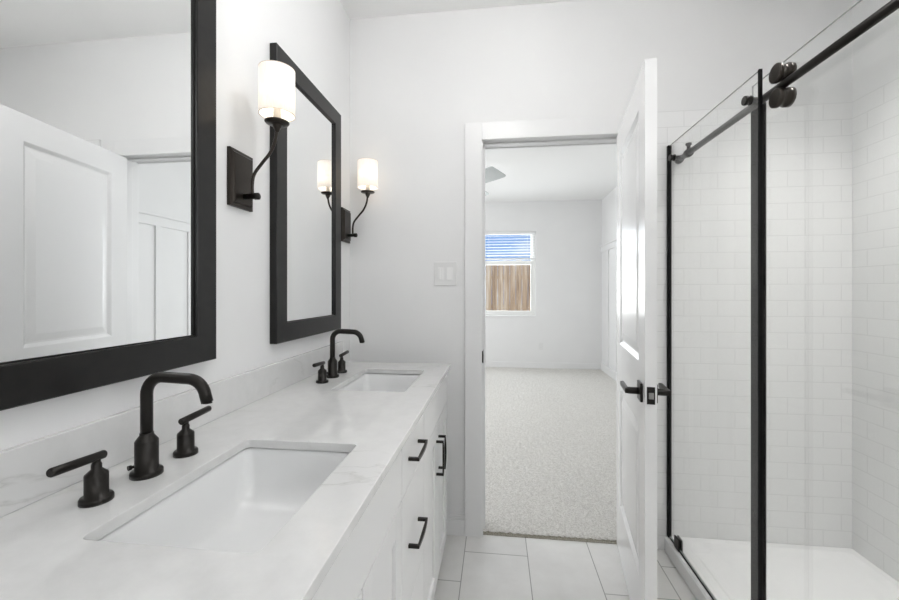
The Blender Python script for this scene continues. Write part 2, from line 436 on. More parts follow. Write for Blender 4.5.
for zz in (.32, 1.07, 1.80):
    bm = bmesh.new()
    lathe(bm, [(.004, zz-.052), (.0075, zz-.048), (.0075, zz+.048), (.004, zz+.052)], (DW+.006, -DT-.006, 0), 'z', 14)
    bx(bm, DW+.0003, DW+.0018, -DT-.004, -.008, zz-.046, zz+.046)
    obj('hinge', bm, 'nickel', door)['label'] = 'satin metal butt hinge'

# ------------------------------------------------------------------ vanity cabinet
VY0, VY1 = .332, 1.940; FX = .55; FB = .530
van = thing('vanity_cabinet', 'long white double vanity cabinet with black bar pulls under the quartz top', 'vanity', (0, 1.136, 0))
def vobj(name, bm, m, parent=van, bevel=0):
    bmesh.ops.translate(bm, verts=bm.verts, vec=(0, -1.136, 0))
    return obj(name, bm, m, parent, bevel)
bm = bmesh.new()
ZT = .8935
bx(bm, .002, FB, VY0, VY0+.018, .10, ZT); bx(bm, .002, FB, VY1-.018, VY1, .10, ZT)
bx(bm, .002, .012, VY0+.018, VY1-.018, .10, ZT); bx(bm, .012, FB, VY0+.018, VY1-.018, .10, .118)
bx(bm, FB-.018, FB, VY0+.018, VY1-.018, .118, .14); bx(bm, FB-.018, FB, VY0+.018, VY1-.018, .875, ZT); bx(bm, FB-.018, FB, VY0+.018, VY1-.018, .725, .76)
for y0, y1 in ((VY0+.018, .40), (.972, 1.0), (1.275, 1.302), (1.872, VY1-.018)): bx(bm, FB-.0185, FB-.0002, y0, y1, .14, .875)
bx(bm, FB, FX-.004, 1.886, VY1, .10, ZT); bx(bm, FB, FX-.004, VY0, .386, .10, ZT)
vobj('cabinet_body', bm, 'cabinet', bevel=.001)
bm = bmesh.new(); bx(bm, .44, .455, VY0+.01, VY1-.01, 0, .0998); vobj('toe_kick', bm, 'cabinet')
def slab(name, y0, y1, z0, z1, label=None):
    bm = bmesh.new(); bx(bm, FB+.0003, FX, y0, y1, z0, z1)
    return vobj(name, bm, 'cabinet', bevel=.0015)
def shaker(y0, y1, z0, z1):
    bm = bmesh.new(); r = .058
    bx(bm, FB+.0003, FX, y0, y0+r, z0, z1); bx(bm, FB+.0003, FX, y1-r, y1, z0, z1)
    bx(bm, FB+.0003, FX, y0+r, y1-r, z1-r, z1); bx(bm, FB+.0003, FX, y0+r, y1-r, z0, z0+r)
    bx(bm, FB+.003, FX-.010, y0+r, y1-r, z0+r, z1-r)
    return vobj('door', bm, 'cabinet', bevel=.0012)
def pull(parent, y, z, vertical):
    bm = bmesh.new(); w = .0045; l = .064; X1 = FX+.030
    if vertical:
        for s_ in (-1, 1): bx(bm, FX+.0002, X1-.004, y-w, y+w, z+s_*l-w, z+s_*l+w)
        a, b_ = z-l, z+l
    else:
        for s_ in (-1, 1): bx(bm, FX+.0002, X1-.004, y+s_*l-w, y+s_*l+w, z-w, z+w)
        a, b_ = y-l, y+l
    # gently bowed bar
    n = 14; rings = []
    for i in range(n+1):
        t = i/n; q = a-w + (b_-a+2*w)*t; h = .004 + .0035*math.sin(PI*t)
        sec = ((X1-.004-.001, -w), (X1-.004+h, -w), (X1-.004+h, w), (X1-.004-.001, w))
        rings.append([bm.verts.new((sx_, y+k, q) if vertical else (sx_, q, z+k)) for sx_, k in sec])
    for A_, B_ in zip(rings, rings[1:]):
        for i in range(4): bm.faces.new((A_[i], A_[(i+1) % 4], B_[(i+1) % 4], B_[i]))
    bm.faces.new(rings[0]); bm.faces.new(rings[-1])
    vobj('handle', bm, 'black', parent, .0008)['label'] = 'black bar pull'
g_ = .0026
for (a, b_) in ((.388, .983), (1.289, 1.884)):
    slab('false_front', a+g_, b_-g_, .745, .890)
    mid = (a+b_)/2
    d1 = shaker(a+g_, mid-g_, .104, .741); pull(d1, mid-.030, .613, True)
    d2 = shaker(mid+g_, b_-g_, .104, .741); pull(d2, mid+.030, .613, True)
for z0, z1 in ((.745, .890), (.424, .741), (.104, .420)):
    d = slab('drawer', .983+g_, 1.289-g_, z0, z1); pull(d, 1.122, (z0+z1)/2, False)

# ------------------------------------------------------------------ quartz top with two cut-outs
ZQ = .914; QT = .020; CXF = .563; CY0, CY1 = .325, 1.945
SX0, SX1 = .190, .465
sinks = ((.508, .897), (1.378, 1.772))
def rrect(x0, x1, y0, y1, r, k=6):
    pts = []
    for cx_, cy_, a0 in ((x1-r, y1-r, 0), (x0+r, y1-r, PI/2), (x0+r, y0+r, PI), (x1-r, y0+r, 3*PI/2)):
        for i in range(k+1):
            a = a0 + PI/2*i/k; pts.append((cx_+r*math.cos(a), cy_+r*math.sin(a)))
    return pts
top = thing('countertop', 'long white quartz vanity top with soft grey veins', 'countertop', (0, 1.136, ZQ-QT))
bm = bmesh.new()
def slab_with_hole(bm, x0, x1, y0, y1, hole):
    k = 6
    H = rrect(*hole, .012, k)
    O = []
    for (px_, py_), i in zip(H, range(len(H))):
        q = i//(k+1); O.append([(x1, y1), (x0, y1), (x0, y0), (x1, y0)][q])
    for z, flip in ((ZQ, 0), (ZQ-QT, 1)):
        hv = [bm.verts.new((a, b_, z)) for a, b_ in H]
        cv = [bm.verts.new((a, b_, z)) for a, b_ in ((x1, y1), (x0, y1), (x0, y0), (x1, y0))]
        n = len(hv)
        for i in range(n):
            q = i//(k+1); q2 = ((i+1) % n)//(k+1)
            if q == q2: bm.faces.new((cv[q], hv[(i+1) % n], hv[i]))
            else: bm.faces.new((cv[q], cv[q2], hv[(i+1) % n], hv[i]))
        if flip:
            for i in range(n): bm.faces.new((hv[i], hv[(i+1) % n], up[(i+1) % n], up[i]))
            for i in range(4): bm.faces.new((cv[i], cv[(i+1) % 4], uc[(i+1) % 4], uc[i]))
        up, uc = hv, cv
slab_with_hole(bm, .0005, CXF, CY0, 1.136, (SX0, SX1, *sinks[0]))
slab_with_hole(bm, .0005, CXF, 1.136, CY1, (SX0, SX1, *sinks[1]))
bmesh.ops.remove_doubles(bm, verts=bm.verts, dist=.0001)
dead = [f for f in bm.faces if abs(f.calc_center_median().y-1.136) < 1e-4]
bmesh.ops.delete(bm, geom=dead, context='FACES')
bmesh.ops.translate(bm, verts=bm.verts, vec=(0, -1.136, -(ZQ-QT)))
obj('slab', bm, 'quartz', top, .0015)
bm = bmesh.new(); bx(bm, .0005, .014, CY0, CY1, ZQ+.0002, ZQ+.1016)
bmesh.ops.translate(bm, verts=bm.verts, vec=(0, -1.136, -(ZQ-QT)))
obj('backsplash', bm, 'quartz', top, .0015)

# sinks
def make_sink(y0, y1, label):
    cy = (y0+y1)/2; cx_ = (SX0+SX1)/2; hx = (SX1-SX0)/2+.004; hy = (y1-y0)/2+.004
    t = thing('undermount_sink', label, 'sink', (cx_, cy, ZQ-QT-.1415), 'undermount sinks in the vanity top')
    bm = bmesh.new(); zt = .1395
    prof = [(1.12, 1.10, zt-.012, .02), (1.12, 1.10, zt, .02), (1.0, 1.0, zt, .018), (.995, .995, zt-.006, .02), (.975, .965, zt-.05, .03), (.95, .92, zt-.085, .035),
            (.90, .85, zt-.108, .04), (.80, .74, zt-.122, .04), (.6, .55, zt-.129, .04), (.35, .3, zt-.132, .03), (.13, .09, zt-.133, .01)]
    rings = []
    for sx_, sy_, z, r in prof:
        r = min(r, hx*sx_*.95, hy*sy_*.95)
        rings.append([bm.verts.new((a, b_, z)) for a, b_ in rrect(-hx*sx_, hx*sx_, -hy*sy_, hy*sy_, r, 8)])
    for A_, B_ in zip(rings, rings[1:]):
        n = len(A_)
        for i in range(n):
            f = bm.faces.new((A_[i], A_[(i+1) % n], B_[(i+1) % n], B_[i])); f.smooth = True
    bm.faces.new(rings[-1])
    o = obj('basin', bm, 'porcelain', t)
    md = o.modifiers.new('sol', 'SOLIDIFY'); md.thickness = .006; md.offset = -1
    o.modifiers.new('s', 'SUBSURF').render_levels = 1
    bm = bmesh.new(); lathe(bm, [(.022, .0068), (.022, .009), (.019, .0105), (.014, .0105), (.013, .0085), (.003, .0085)], (0, 0, 0), 'z', 28)
    obj('drain', bm, 'bronze', t)['label'] = 'dark round drain'
make_sink(*sinks[0], 'white rectangular undermount sink in the foreground half of the vanity')
make_sink(*sinks[1], 'white rectangular undermount sink at the doorway end of the vanity')

# ------------------------------------------------------------------ faucets (three-hole, gooseneck)
def make_faucet(y, label):
    t = thing('faucet', label, 'faucet', (.112, y, ZQ), 'three-hole faucets behind the sinks')
    bm = bmesh.new()
    lathe(bm, [(.027, .0002), (.027, .008), (.025, .0105), (.0195, .0105), (.0195, .066), (.0185, .068), (.0115, .078), (.0115, .082)], (0, 0, 0), 'z', 36)
    obj('spout_body', bm, 'black', t)
    H_ = .190; r = .034
    pts = [(0, 0, .075), (0, 0, .11), (0, 0, H_-r)]
    for i in range(1, 9):
        a = PI/2*i/8; pts.append((r-r*math.cos(a), 0, H_-r+r*math.sin(a)))
    r2 = .036; x2 = .088
    pts.append((.05, 0, H_-.0005)); pts.append((x2, 0, H_-.002))
    for i in range(1, 9):
        a = math.radians(80)*i/8; pts.append((x2+r2*math.sin(a), 0, H_-.002-r2*(1-math.cos(a))))
    lx, _, lz = pts[-1]; pts.append((lx+.004, 0, lz-.014))
    bm = bmesh.new(); tube(bm, pts, .0105, 24)
    s_ = obj('spout', bm, 'black', t)
    bm = bmesh.new(); lathe(bm, [(.0085, 0), (.0085, -.0012)], (lx+.004, 0, lz-.0142), 'z', 18)
    obj('aerator', bm, 'dark_hole', s_)
    bm = bmesh.new(); tube(bm, [(-.010, -.010, .021), (-.0145, -.0185, .021)], .0028, 12); tube(bm, [(-.0145, -.0185, .021), (-.0165, -.0235, .021)], .0046, 16)
    obj('lift_rod', bm, 'black', t)
    for sg in (-1, 1):
        bm = bmesh.new(); oy = sg*.098
        lathe(bm, [(.0235, .0002), (.0235, .007), (.022, .0095), (.0165, .0095), (.0165, .045), (.016, .047), (.0075, .055), (.0075, .062), (.006, .066)], (0, oy, 0), 'z', 32)
        v_ = obj('valve', bm, 'black', t)
        bm = bmesh.new()
        tube(bm, [(0, oy-sg*.014, .074), (0, oy-sg*.0125, .0743), (0, oy+sg*.070, .079), (0, oy+sg*.072, .079)], .0075, 20, rad=[.006, .0072, .0072, .006])
        lathe(bm, [(.006, .062), (.006, .072)], (0, oy, 0), 'z', 16)
        obj('lever', bm, 'black', v_)
    return t
make_faucet(.701, 'matte black gooseneck faucet in the foreground beside the big mirror')
make_faucet(1.585, 'matte black gooseneck faucet at the doorway end of the vanity')

# ------------------------------------------------------------------ mirrors
def make_mirror(y0, y1, label):
    z0, z1, fw, th = 1.085, 2.134, .070, .028
    cy, cz = (y0+y1)/2, z0
    t = thing('wall_mirror', label, 'mirror', (0, cy, z0), 'framed mirrors above the vanity')
    h = (y1-y0)/2; H_ = z1-z0
    bm = bmesh.new()
    def ring(ins, x): return [bm.verts.new((x, s_*(h-ins), zz)) for s_, zz in ((-1, ins), (1, ins), (1, H_-ins), (-1, H_-ins))]
    rs = [ring(fw+.003, .0012), ring(0, .0012), ring(0, th-.002), ring(.002, th), ring(fw-.002, th), ring(fw, th-.002), ring(fw, .0195), ring(fw+.003, .0190), ring(fw+.003, .0012)]
    for A_, B_ in zip(rs, rs[1:]):
        for i in range(4): bm.faces.new((A_[i], A_[(i+1) % 4], B_[(i+1) % 4], B_[i]))
    bmesh.ops.remove_doubles(bm, verts=bm.verts, dist=1e-5)
    obj('frame', bm, 'frame', t)['label'] = 'wide flat charcoal frame'
    bm = bmesh.new(); bx(bm, .013, .0175, -(h-fw-.0035), h-fw-.0035, fw+.0035, H_-fw-.0035)
    obj('mirror_glass', bm, 'mirror', t)['label'] = 'silvered mirror glass'
make_mirror(.420, 1.008, 'dark-framed mirror nearest the camera, cut off by the photo edge')
make_mirror(1.309, 1.888, 'dark-framed rectangular mirror between the two lit sconces')

# ------------------------------------------------------------------ sconces
def make_sconce(y, label):
    t = thing('wall_sconce', label, 'wall lamp', (0, y, 1.523), 'wall sconces beside the mirrors')
    bm = bmesh.new()
    def ring(ins, x): return [bm.verts.new((x, s_*(.0555-ins), zz)) for s_, zz in ((-1, ins), (1, ins), (1, .172-ins), (-1, .172-ins))]
    rs = [ring(0, .0006), ring(0, .011), ring(.009, .013), ring(.012, .016), ring(.013, .019)]
    for A_, B_ in zip(rs, rs[1:]):
        for i in range(4): bm.faces.new((A_[i], A_[(i+1) % 4], B_[(i+1) % 4], B_[i]))
    bm.faces.new(rs[0]); bm.faces.new(rs[-1])
    obj('backplate', bm, 'bronze', t, .0012)
    bm = bmesh.new()
    lathe(bm, [(.009, .019), (.0085, .052), (.0105, .053), (.0105, .066), (.006, .069)], (0, 0, .036), 'x', 22)
    obj('knob', bm, 'black', t)
    pts = smooth_path([(.045, 0, .040), (.045, 0, .075), (.052, 0, .105), (.078, 0, .138), (.102, 0, .166), (.118, 0, .200), (.125, 0, .238)], 7)
    bm = bmesh.new(); tube(bm, pts, .0048, 14)
    obj('arm', bm, 'bronze', t)
    bm = bmesh.new()
    lathe(bm, [(.0045, .228), (.009, .238), (.012, .244), (.013, .250), (.020, .2515), (.033, .2545), (.0355, .258), (.035, .260), (.031, .2575), (.014, .2555), (.013, .262), (.005, .262)], (.125, 0, 0), 'z', 36)
    obj('drip_cup', bm, 'bronze', t)
    bm = bmesh.new(); pr = []
    for i in range(10): pr += [(.0105, .262+.0042*i), (.0118, .264+.0042*i)]
    lathe(bm, pr, (.125, 0, 0), 'z', 26); obj('candle_sleeve', bm, 'ridged_nickel', t)['label'] = 'ribbed metal candle sleeve'
    bm = bmesh.new(); lathe(bm, [(.008, .302), (.012, .318), (.0165, .338), (.014, .356), (.006, .366), (.001, .368)], (.125, 0, 0), 'z', 20)
    obj('bulb', bm, 'bulb', t)
    bm = bmesh.new(); z0, z1, R_ = .280, .417, .0515
    lathe(bm, [(R_-.0012, z0), (R_, z0), (R_, z1), (R_-.0012, z1), (R_-.0012, z0)], (.125, 0, 0), 'z', 56, caps=False)
    sh = obj('lamp_shade', bm, 'shade', t)
    sh['label'] = 'white linen drum shade'
    bm = bmesh.new()
    for zz in (z0-.0006, z1-.0009):
        lathe(bm, [(R_-.0014, zz), (R_+.0003, zz), (R_+.0003, zz+.0015), (R_-.0014, zz+.0015), (R_-.0014, zz)], (.125, 0, 0), 'z', 56, caps=False)
        obj('shade_ring', bm, 'shade_trim', sh); bm = bmesh.new()
    for k in range(3):
        a = 2*PI*k/3+.4; tube(bm, [(.125+.012*math.cos(a), .012*math.sin(a), z0+.03), (.125+(R_-.0016)*math.cos(a), (R_-.0016)*math.sin(a), z0+.004)], .0009, 6)
        obj('spider_arm', bm, 'shade_trim', sh); bm = bmesh.new()
    bm.free()
    pl = light('bulb_light', 'POINT', (.125, 0, .345), (0, 0, 0), SCONCE_E, (1, .86, .70), shadow_soft_size=.015)
    pl.parent = t
make_sconce(1.142, 'lit bronze sconce with drum shade between the two mirrors')
make_sconce(2.000, 'lit bronze sconce with drum shade in the corner by the doorway wall')

# ------------------------------------------------------------------ light switch
sw = thing('light_switch', 'white double light switch plate beside the doorway casing', 'light switch', (.5195, YB, 1.36))
bm = bmesh.new(); bx(bm, -.060, .060, -.0065, -.0003, -.0625, .0625); obj('plate', bm, 'plastic', sw, .002)
for k, xx in enumerate((-.024, .024)):
    bm = bmesh.new(); bx(bm, xx-.0175, xx+.0175, -.0078, -.0066, -.034, .034); obj('bezel', bm, 'trim', sw, .0006)
    bm = bmesh.new()
    if k == 0:
        bx(bm, xx-.013, xx+.002, -.0105, -.0079, -.030, .030); bx(bm, xx+.004, xx+.012, -.0105, -.0079, -.030, .030)
    else:
        v_ = [bm.verts.new(q) for q in ((xx-.0145, -.0079, -.031), (xx+.0145, -.0079, -.031), (xx+.0145, -.0079, .031), (xx-.0145, -.0079, .031),
                                        (xx-.0145, -.0135, -.031), (xx+.0145, -.0135, -.031), (xx+.0145, -.0085, .031), (xx-.0145, -.0085, .031))]
        for f in ((3, 2, 1, 0), (4, 5, 6, 7), (0, 1, 5, 4), (1, 2, 6, 5), (2, 3, 7, 6), (3, 0, 4, 7)): bm.faces.new([v_[i] for i in f])
    obj('rocker', bm, 'plastic2', sw, .001)

# ------------------------------------------------------------------ shower
PX0 = 1.603; PY0, PY1 = .552, 2.0695; PX1 = XR-.0105
pan = thing('shower_pan', 'white shower pan with a raised curb under the glass', 'shower pan', ((PX0+PX1)/2, (PY0+PY1)/2, 0))
bm = bmesh.new()
def pring(x0, x1, y0, y1, r, z): return [bm.verts.new((a, b_, z)) for a, b_ in rrect(x0, x1, y0, y1, r, 8)]
rs = [pring(PX0, PX1, PY0, PY1, .004, 0.0003), pring(PX0, PX1, PY0, PY1, .004, .062), pring(PX0+.006, PX1-.0005, PY0+.0005, PY1-.0005, .004, .070),
      pring(PX0+.085, PX1-.03, PY0+.03, PY1-.03, .03, .068), pring(PX0+.098, PX1-.045, PY0+.045, PY1-.045, .10, .052), pring(PX0+.13, PX1-.07, PY0+.07, PY1-.07, .14, .042),
      pring(PX0+.3, PX1-.3, PY0+.4, PY1-.4, .1, .036)]
for A_, B_ in zip(rs, rs[1:]):
    n = len(A_)
    for i in range(n):
        f = bm.faces.new((A_[i], A_[(i+1) % n], B_[(i+1) % n], B_[i])); f.smooth = A_ in rs[3:]
bm.faces.new(rs[-1]); bm.faces.new(rs[0])
bmesh.ops.translate(bm, verts=bm.verts, vec=(-(PX0+PX1)/2, -(PY0+PY1)/2, 0))
obj('pan_body', bm, 'acrylic', pan)
bm = bmesh.new(); lathe(bm, [(.05, .0362), (.05, .039), (.045, .041), (.003, .041)], (0.05, 0, 0), 'z', 32)
obj('drain', bm, 'bronze', pan)['label'] = 'dark round drain cover'

GX = 1.6245
fix = thing('fixed_glass_panel', 'clear fixed shower glass panel with dark edge strips beside the tiled wall', 'glass panel', (GX, 1.73, .0705))
def fobj(name, bm, m, parent=fix, o=(GX, 1.73, .0705), bevel=0):
    bmesh.ops.translate(bm, verts=bm.verts, vec=(-o[0], -o[1], -o[2])); return obj(name, bm, m, parent, bevel)
def pane(bm, x0, x1, y0, y1, z0, z1):
    bx(bm, x0, x1, y0, y1, z0, z1)
    bm.faces.ensure_lookup_table()
    for f in bm.faces:
        f.normal_update()
        if abs(f.normal.x) < .5: f.material_index = 1
GT = 1.978
bm = bmesh.new(); pane(bm, GX-.003, GX+.003, 1.391, 2.0625, .078, GT); fobj('glass', bm, ['glass', 'glass_edge'])
bm = bmesh.new(); bx(bm, GX-.0105, GX-.0034, 2.051, 2.0695, .0725, GT); bx(bm, GX+.0034, GX+.0045, 2.051, 2.0695, .0725, GT); bx(bm, GX-.0034, GX+.0034, 2.063, 2.0695, .0725, GT)
fobj('wall_channel', bm, 'smoke_seal')['label'] = 'black channel fixed to the tiled wall'
bm = bmesh.new(); bx(bm, GX-.005, GX+.005, 1.384, 1.3908, .0725, GT+.002); fobj('edge_strip', bm, 'smoke_seal')['label'] = 'thin black edge strip'
bm = bmesh.new(); bx(bm, GX-.010, GX-.0032, 1.945, 1.990, .0702, .124); bx(bm, GX+.0032, GX+.010, 1.945, 1.990, .0702, .124)
fobj('bottom_clamp', bm, 'black', bevel=.0015)['label'] = 'square black glass clamp on the curb'
bm = bmesh.new(); bx(bm, GX-.005, GX+.005, 1.402, 2.045, .0706, .0775); fobj('bottom_seal', bm, 'smoke_seal')['label'] = 'dark seal along the curb'

RX, RZ = 1.668, 1.909
rail = thing('shower_rail', 'round black sliding rail running along the shower glass', 'shower rail', (RX, 1.3, RZ))
ro = (RX, 1.3, RZ)
bm = bmesh.new(); lathe(bm, [(.0125, .5505), (.0125, 2.060)], (RX, 0, RZ), 'y', 28); fobj('rail', bm, 'black', rail, ro)
bm = bmesh.new(); lathe(bm, [(.017, 2.045), (.019, 2.062), (.019, 2.0695)], (RX, 0, RZ), 'y', 24); fobj('wall_mount', bm, 'black', rail, ro)
for yy in (1.449, 2.028):
    bm = bmesh.new()
    lathe(bm, [(.014, GX-.014), (.0155, GX-.012), (.0155, GX-.0045)], (0, yy, RZ), 'x', 24)
    lathe(bm, [(.0155, GX+.0045), (.0155, GX+.009), (.010, GX+.011), (.010, RX-.0115)], (0, yy, RZ), 'x', 24)
    fobj('standoff', bm, 'black', rail, ro)
bm = bmesh.new(); lathe(bm, [(.0128, 1.955), (.019, 1.955), (.019, 1.975), (.0128, 1.975)], (RX, 0, RZ), 'y', 24, caps=False)
lathe(bm, [(.008, .019), (.008, .034), (.013, .036), (.013, .044)], (RX, 1.965, RZ), 'z', 18)
fobj('stopper', bm, 'black', rail, ro)

SXG = 1.695
sld = thing('sliding_glass_door', 'clear sliding shower glass door hanging from paired black rollers', 'shower door', (SXG, 1.1, .08))
so = (SXG, 1.1, .08)
bm = bmesh.new(); pane(bm, SXG-.003, SXG+.003, .60, 1.545, .085, 2.0); fobj('glass', bm, ['glass', 'glass_edge'], sld, so)
bm = bmesh.new()
bx(bm, SXG-.0062, SXG-.0032, 1.482, 1.545, .083, 1.915); bx(bm, SXG+.0032, SXG+.0062, 1.482, 1.545, .083, 1.915)
fobj('edge_strip', bm, 'soft_seal', sld, so)['label'] = 'black vertical strip on the leading edge'
for yy in (1.354, .78):
    for sg in (-1, 1):
        zz = RZ+sg*.0385
        bm = bmesh.new()
        lathe(bm, [(.026, 1.645), (.0295, 1.647), (.0295, 1.657), (.027, 1.659), (.027, 1.661), (.0245, 1.665), (.0245, 1.671), (.029, 1.676), (.029, 1.6895)], (0, yy, zz), 'x', 40)
        r_ = fobj('roller', bm, 'bronze', sld, so)
        bm = bmesh.new(); lathe(bm, [(.010, 1.6441), (.010, 1.6449)], (0, yy, zz), 'x', 20, )
        lathe(bm, [(.024, SXG+.0045), (.024, SXG+.012), (.018, SXG+.016)], (0, yy, zz), 'x', 30)
        fobj('end_cap', bm, 'black', r_, (0, 0, 0))
# bottom guide on the curb
bm = bmesh.new(); bx(bm, 1.670, 1.6905, 1.41, 1.45, .0703, .105); bx(bm, 1.6995, 1.708, 1.41, 1.45, .0703, .105); bx(bm, 1.6905, 1.6995, 1.41, 1.45, .0703, .080)
tag(obj('door_guide', bm, 'black', None, .001), 'small black floor guide on the curb beneath the sliding glass door', 'door guide')

# ------------------------------------------------------------------ added bathroom fill lights, out of view
def disc(x, y, label, k=1.0, z=ZC):  # added fixture that throws fill light into the shower
    t = thing('ceiling_fill_light', label, 'ceiling light', (x, y, z), 'added recessed fill lights')
    bm = bmesh.new(); lathe(bm, [(.075, -.0005), (.098, -.0005), (.096, -.006), (.078, -.009), (.075, -.0005)], (0, 0, 0), 'z', 40, caps=False); obj('trim_ring', bm, 'plastic', t)
    bm = bmesh.new(); lathe(bm, [(.001, -.004), (.0748, -.004), (.0748, -.006), (.001, -.006)], (0, 0, 0), 'z', 40); obj('lens', bm, 'lamp', t)
    l_ = light('disc_fill', 'AREA', (0, 0, -.012), (0, 0, 0), FILL_DISC_E*k, (1, .985, .965), shape='DISK', size=.15, spread=math.radians(100)); l_.parent = t
for gx, gy, gm, lb in ((1.35, -1.05, 'globe', 'added opal globe fill light at the rear, behind the camera'), (.80, 1.03, 'globe2', 'added opal globe fill light above the gap between vanity and door')):  # globes added above the view to brighten walls and ceiling
  gl_ = thing('globe_fill_light', lb, 'ceiling light', (gx, gy, ZC), 'added opal globe fill lights')
  bm = bmesh.new(); lathe(bm, [(.06, -.0005), (.06, -.02), (.02, -.03), (.008, -.035), (.008, -.11), (.035, -.115), (.035, -.14)], (0, 0, 0), 'z', 28); obj('canopy', bm, 'bronze', gl_)
  bm = bmesh.new(); lathe(bm, [(.13*math.sin(PI*i/20)+.0005, -.255-.13*math.cos(PI*i/20)) for i in range(2, 21)], (0, 0, 0), 'z', 32); obj('globe', bm, gm, gl_)
disc(2.05, 1.25, 'added round recessed fill light over the shower', 1.7)

# ------------------------------------------------------------------ bedroom
walls('wall_bedroom_right', [(BX1, BX1+.12, YB2, BY1, 0, ZC)], 'wall', 'white bedroom wall with raised battens right of the doorway')
WX0, WX1, WZ0, WZ1 = .52, 1.425, .845, 2.25
walls('wall_bedroom_back', [(BX0-.12, WX0, BY1, BY1+.14, 0, ZC), (WX1, BX1+.12, BY1, BY1+.14, 0, ZC), (WX0, WX1, BY1, BY1+.14, 0, WZ0), (WX0, WX1, BY1, BY1+.14, WZ1, ZC)],
      'wall', 'white bedroom wall with the window seen through the doorway')
walls('wall_bedroom_left', [(BX0-.12, BX0, YB, 3.4, 0, ZC), (BX0-.12, BX0, 5.2, BY1, 0, ZC), (BX0-.12, BX0, 3.4, 5.2, 0, .85), (BX0-.12, BX0, 3.4, 5.2, 2.25, ZC)], 'wall', 'white bedroom wall with an added side window for fill light')
struct(box_obj('ceiling_bedroom', (BX0-.12, BX1+.12, YB+.0002, BY1+.14, ZC, ZC+.12), 'ceiling'), 'flat white bedroom ceiling', 'ceiling')
bm = bmesh.new(); f_ = .05
for y0, y1, z0, z1 in ((3.4, 3.4+f_, .85, 2.25), (5.2-f_, 5.2, .85, 2.25), (3.45, 5.15, .85, .9), (3.45, 5.15, 2.2, 2.25), (4.28, 4.32, .9, 2.2)): bx(bm, BX0-.07, BX0-.02, y0, y1, z0, z1)
w3 = struct(obj('fill_window_3', bm, 'vinyl', None, .003), 'added bedroom side window for fill light, out of view', 'window')
box_obj('pane', (BX0-.055, BX0-.045, 3.45, 5.15, .9, 2.2), 'fill_frost', w3)  # unseen window added to carry the bedroom side fill

# carpet as a fine lumpy surface
bm = bmesh.new()
from mathutils import noise as mn
def fuzz(x, y): return .006*mn.noise(Vector((x*45, y*45, 0))) + .004*mn.noise(Vector((x*140, y*140, 3)))
xs = [BX0+(.66-BX0)*i/24 for i in range(24)] + [.66+.0075*i for i in range(int((1.5-.66)/.0075))]
xs += [1.5+(BX1-1.5)*i/40 for i in range(41)]
ys = [2.100]
while ys[-1] < BY1: ys.append(min(BY1, ys[-1] + .0075*max(1, (ys[-1]/2.6)**2)))
grid = [[None]*len(xs) for _ in ys]
for j, y in enumerate(ys):
    for i, x in enumerate(xs):
        if y < YB2 and not (OX0 < x < OX1+.02):
            pass
        z = .014 + fuzz(x, y)
        yy = y
        if j == 0: z = .001; yy = y + .004*mn.noise(Vector((x*60, 0, 5)))
        elif j == 1: z = .011 + fuzz(x, y); yy = ys[0]+.001 + .004*mn.noise(Vector((x*60, 0, 5)))
        grid[j][i] = bm.verts.new((x, yy, z))
for j in range(len(ys)-1):
    for i in range(len(xs)-1):
        if ys[j] < YB2-.004 and not (xs[i] > OX0-.004 and xs[i+1] < OX1+.012): continue
        f = bm.faces.new((grid[j][i], grid[j][i+1], grid[j+1][i+1], grid[j+1][i])); f.smooth = True
        if j == 0: f.material_index = 1
bmesh.ops.delete(bm, geom=[v_ for v_ in bm.verts if not v_.link_faces], context='VERTS')
struct(obj('floor_bedroom', bm, ['carpet', 'carpet_edge']), 'cream cut pile carpet covering the bedroom floor', 'carpet')
struct(box_obj('floor_threshold', (OX0+.0052, OX1-.0002, 2.0885, 2.106, -.02, .004), 'carpet_edge'), 'thin tack strip where the carpet meets the tile', 'threshold')
struct(box_obj('floor_slab', (BX0-.12, BX1+.12, 2.1062, BY1+.14, -.12, -.0005), 'carpet_edge'), 'subfloor under the bedroom carpet', 'floor')

def bbase(name, x0, x1, y0, y1, label):
    return struct(box_obj(name, (x0, x1, y0, y1, 0, .105), 'trim', None, .003), label, 'baseboard')
bbase('baseboard_bedroom_back', BX0+.0002, BX1-.021, BY1-.014, BY1-.0002, 'white baseboard under the bedroom window')
# board and batten on the right bedroom wall
bb = bmesh.new()
bx(bb, BX1-.02, BX1-.0002, YB2+.02, BY1-.0002, 0, .13)
bx(bb, BX1-.016, BX1-.0002, YB2+.02, BY1-.0002, 1.887, 1.975); bx(bb, BX1-.032, BX1-.0002, YB2+.02, BY1-.0002, 1.975, 1.992)
yy = 2.62
while yy < BY1-.05:
    bx(bb, BX1-.016, BX1-.0002, yy-.0, yy+.062, .13, 1.887); yy += .402
struct(obj('trim_3', bb, 'trim', None, .0015), 'white raised battens with a cap rail along the bedroom side wall', 'wall panelling')

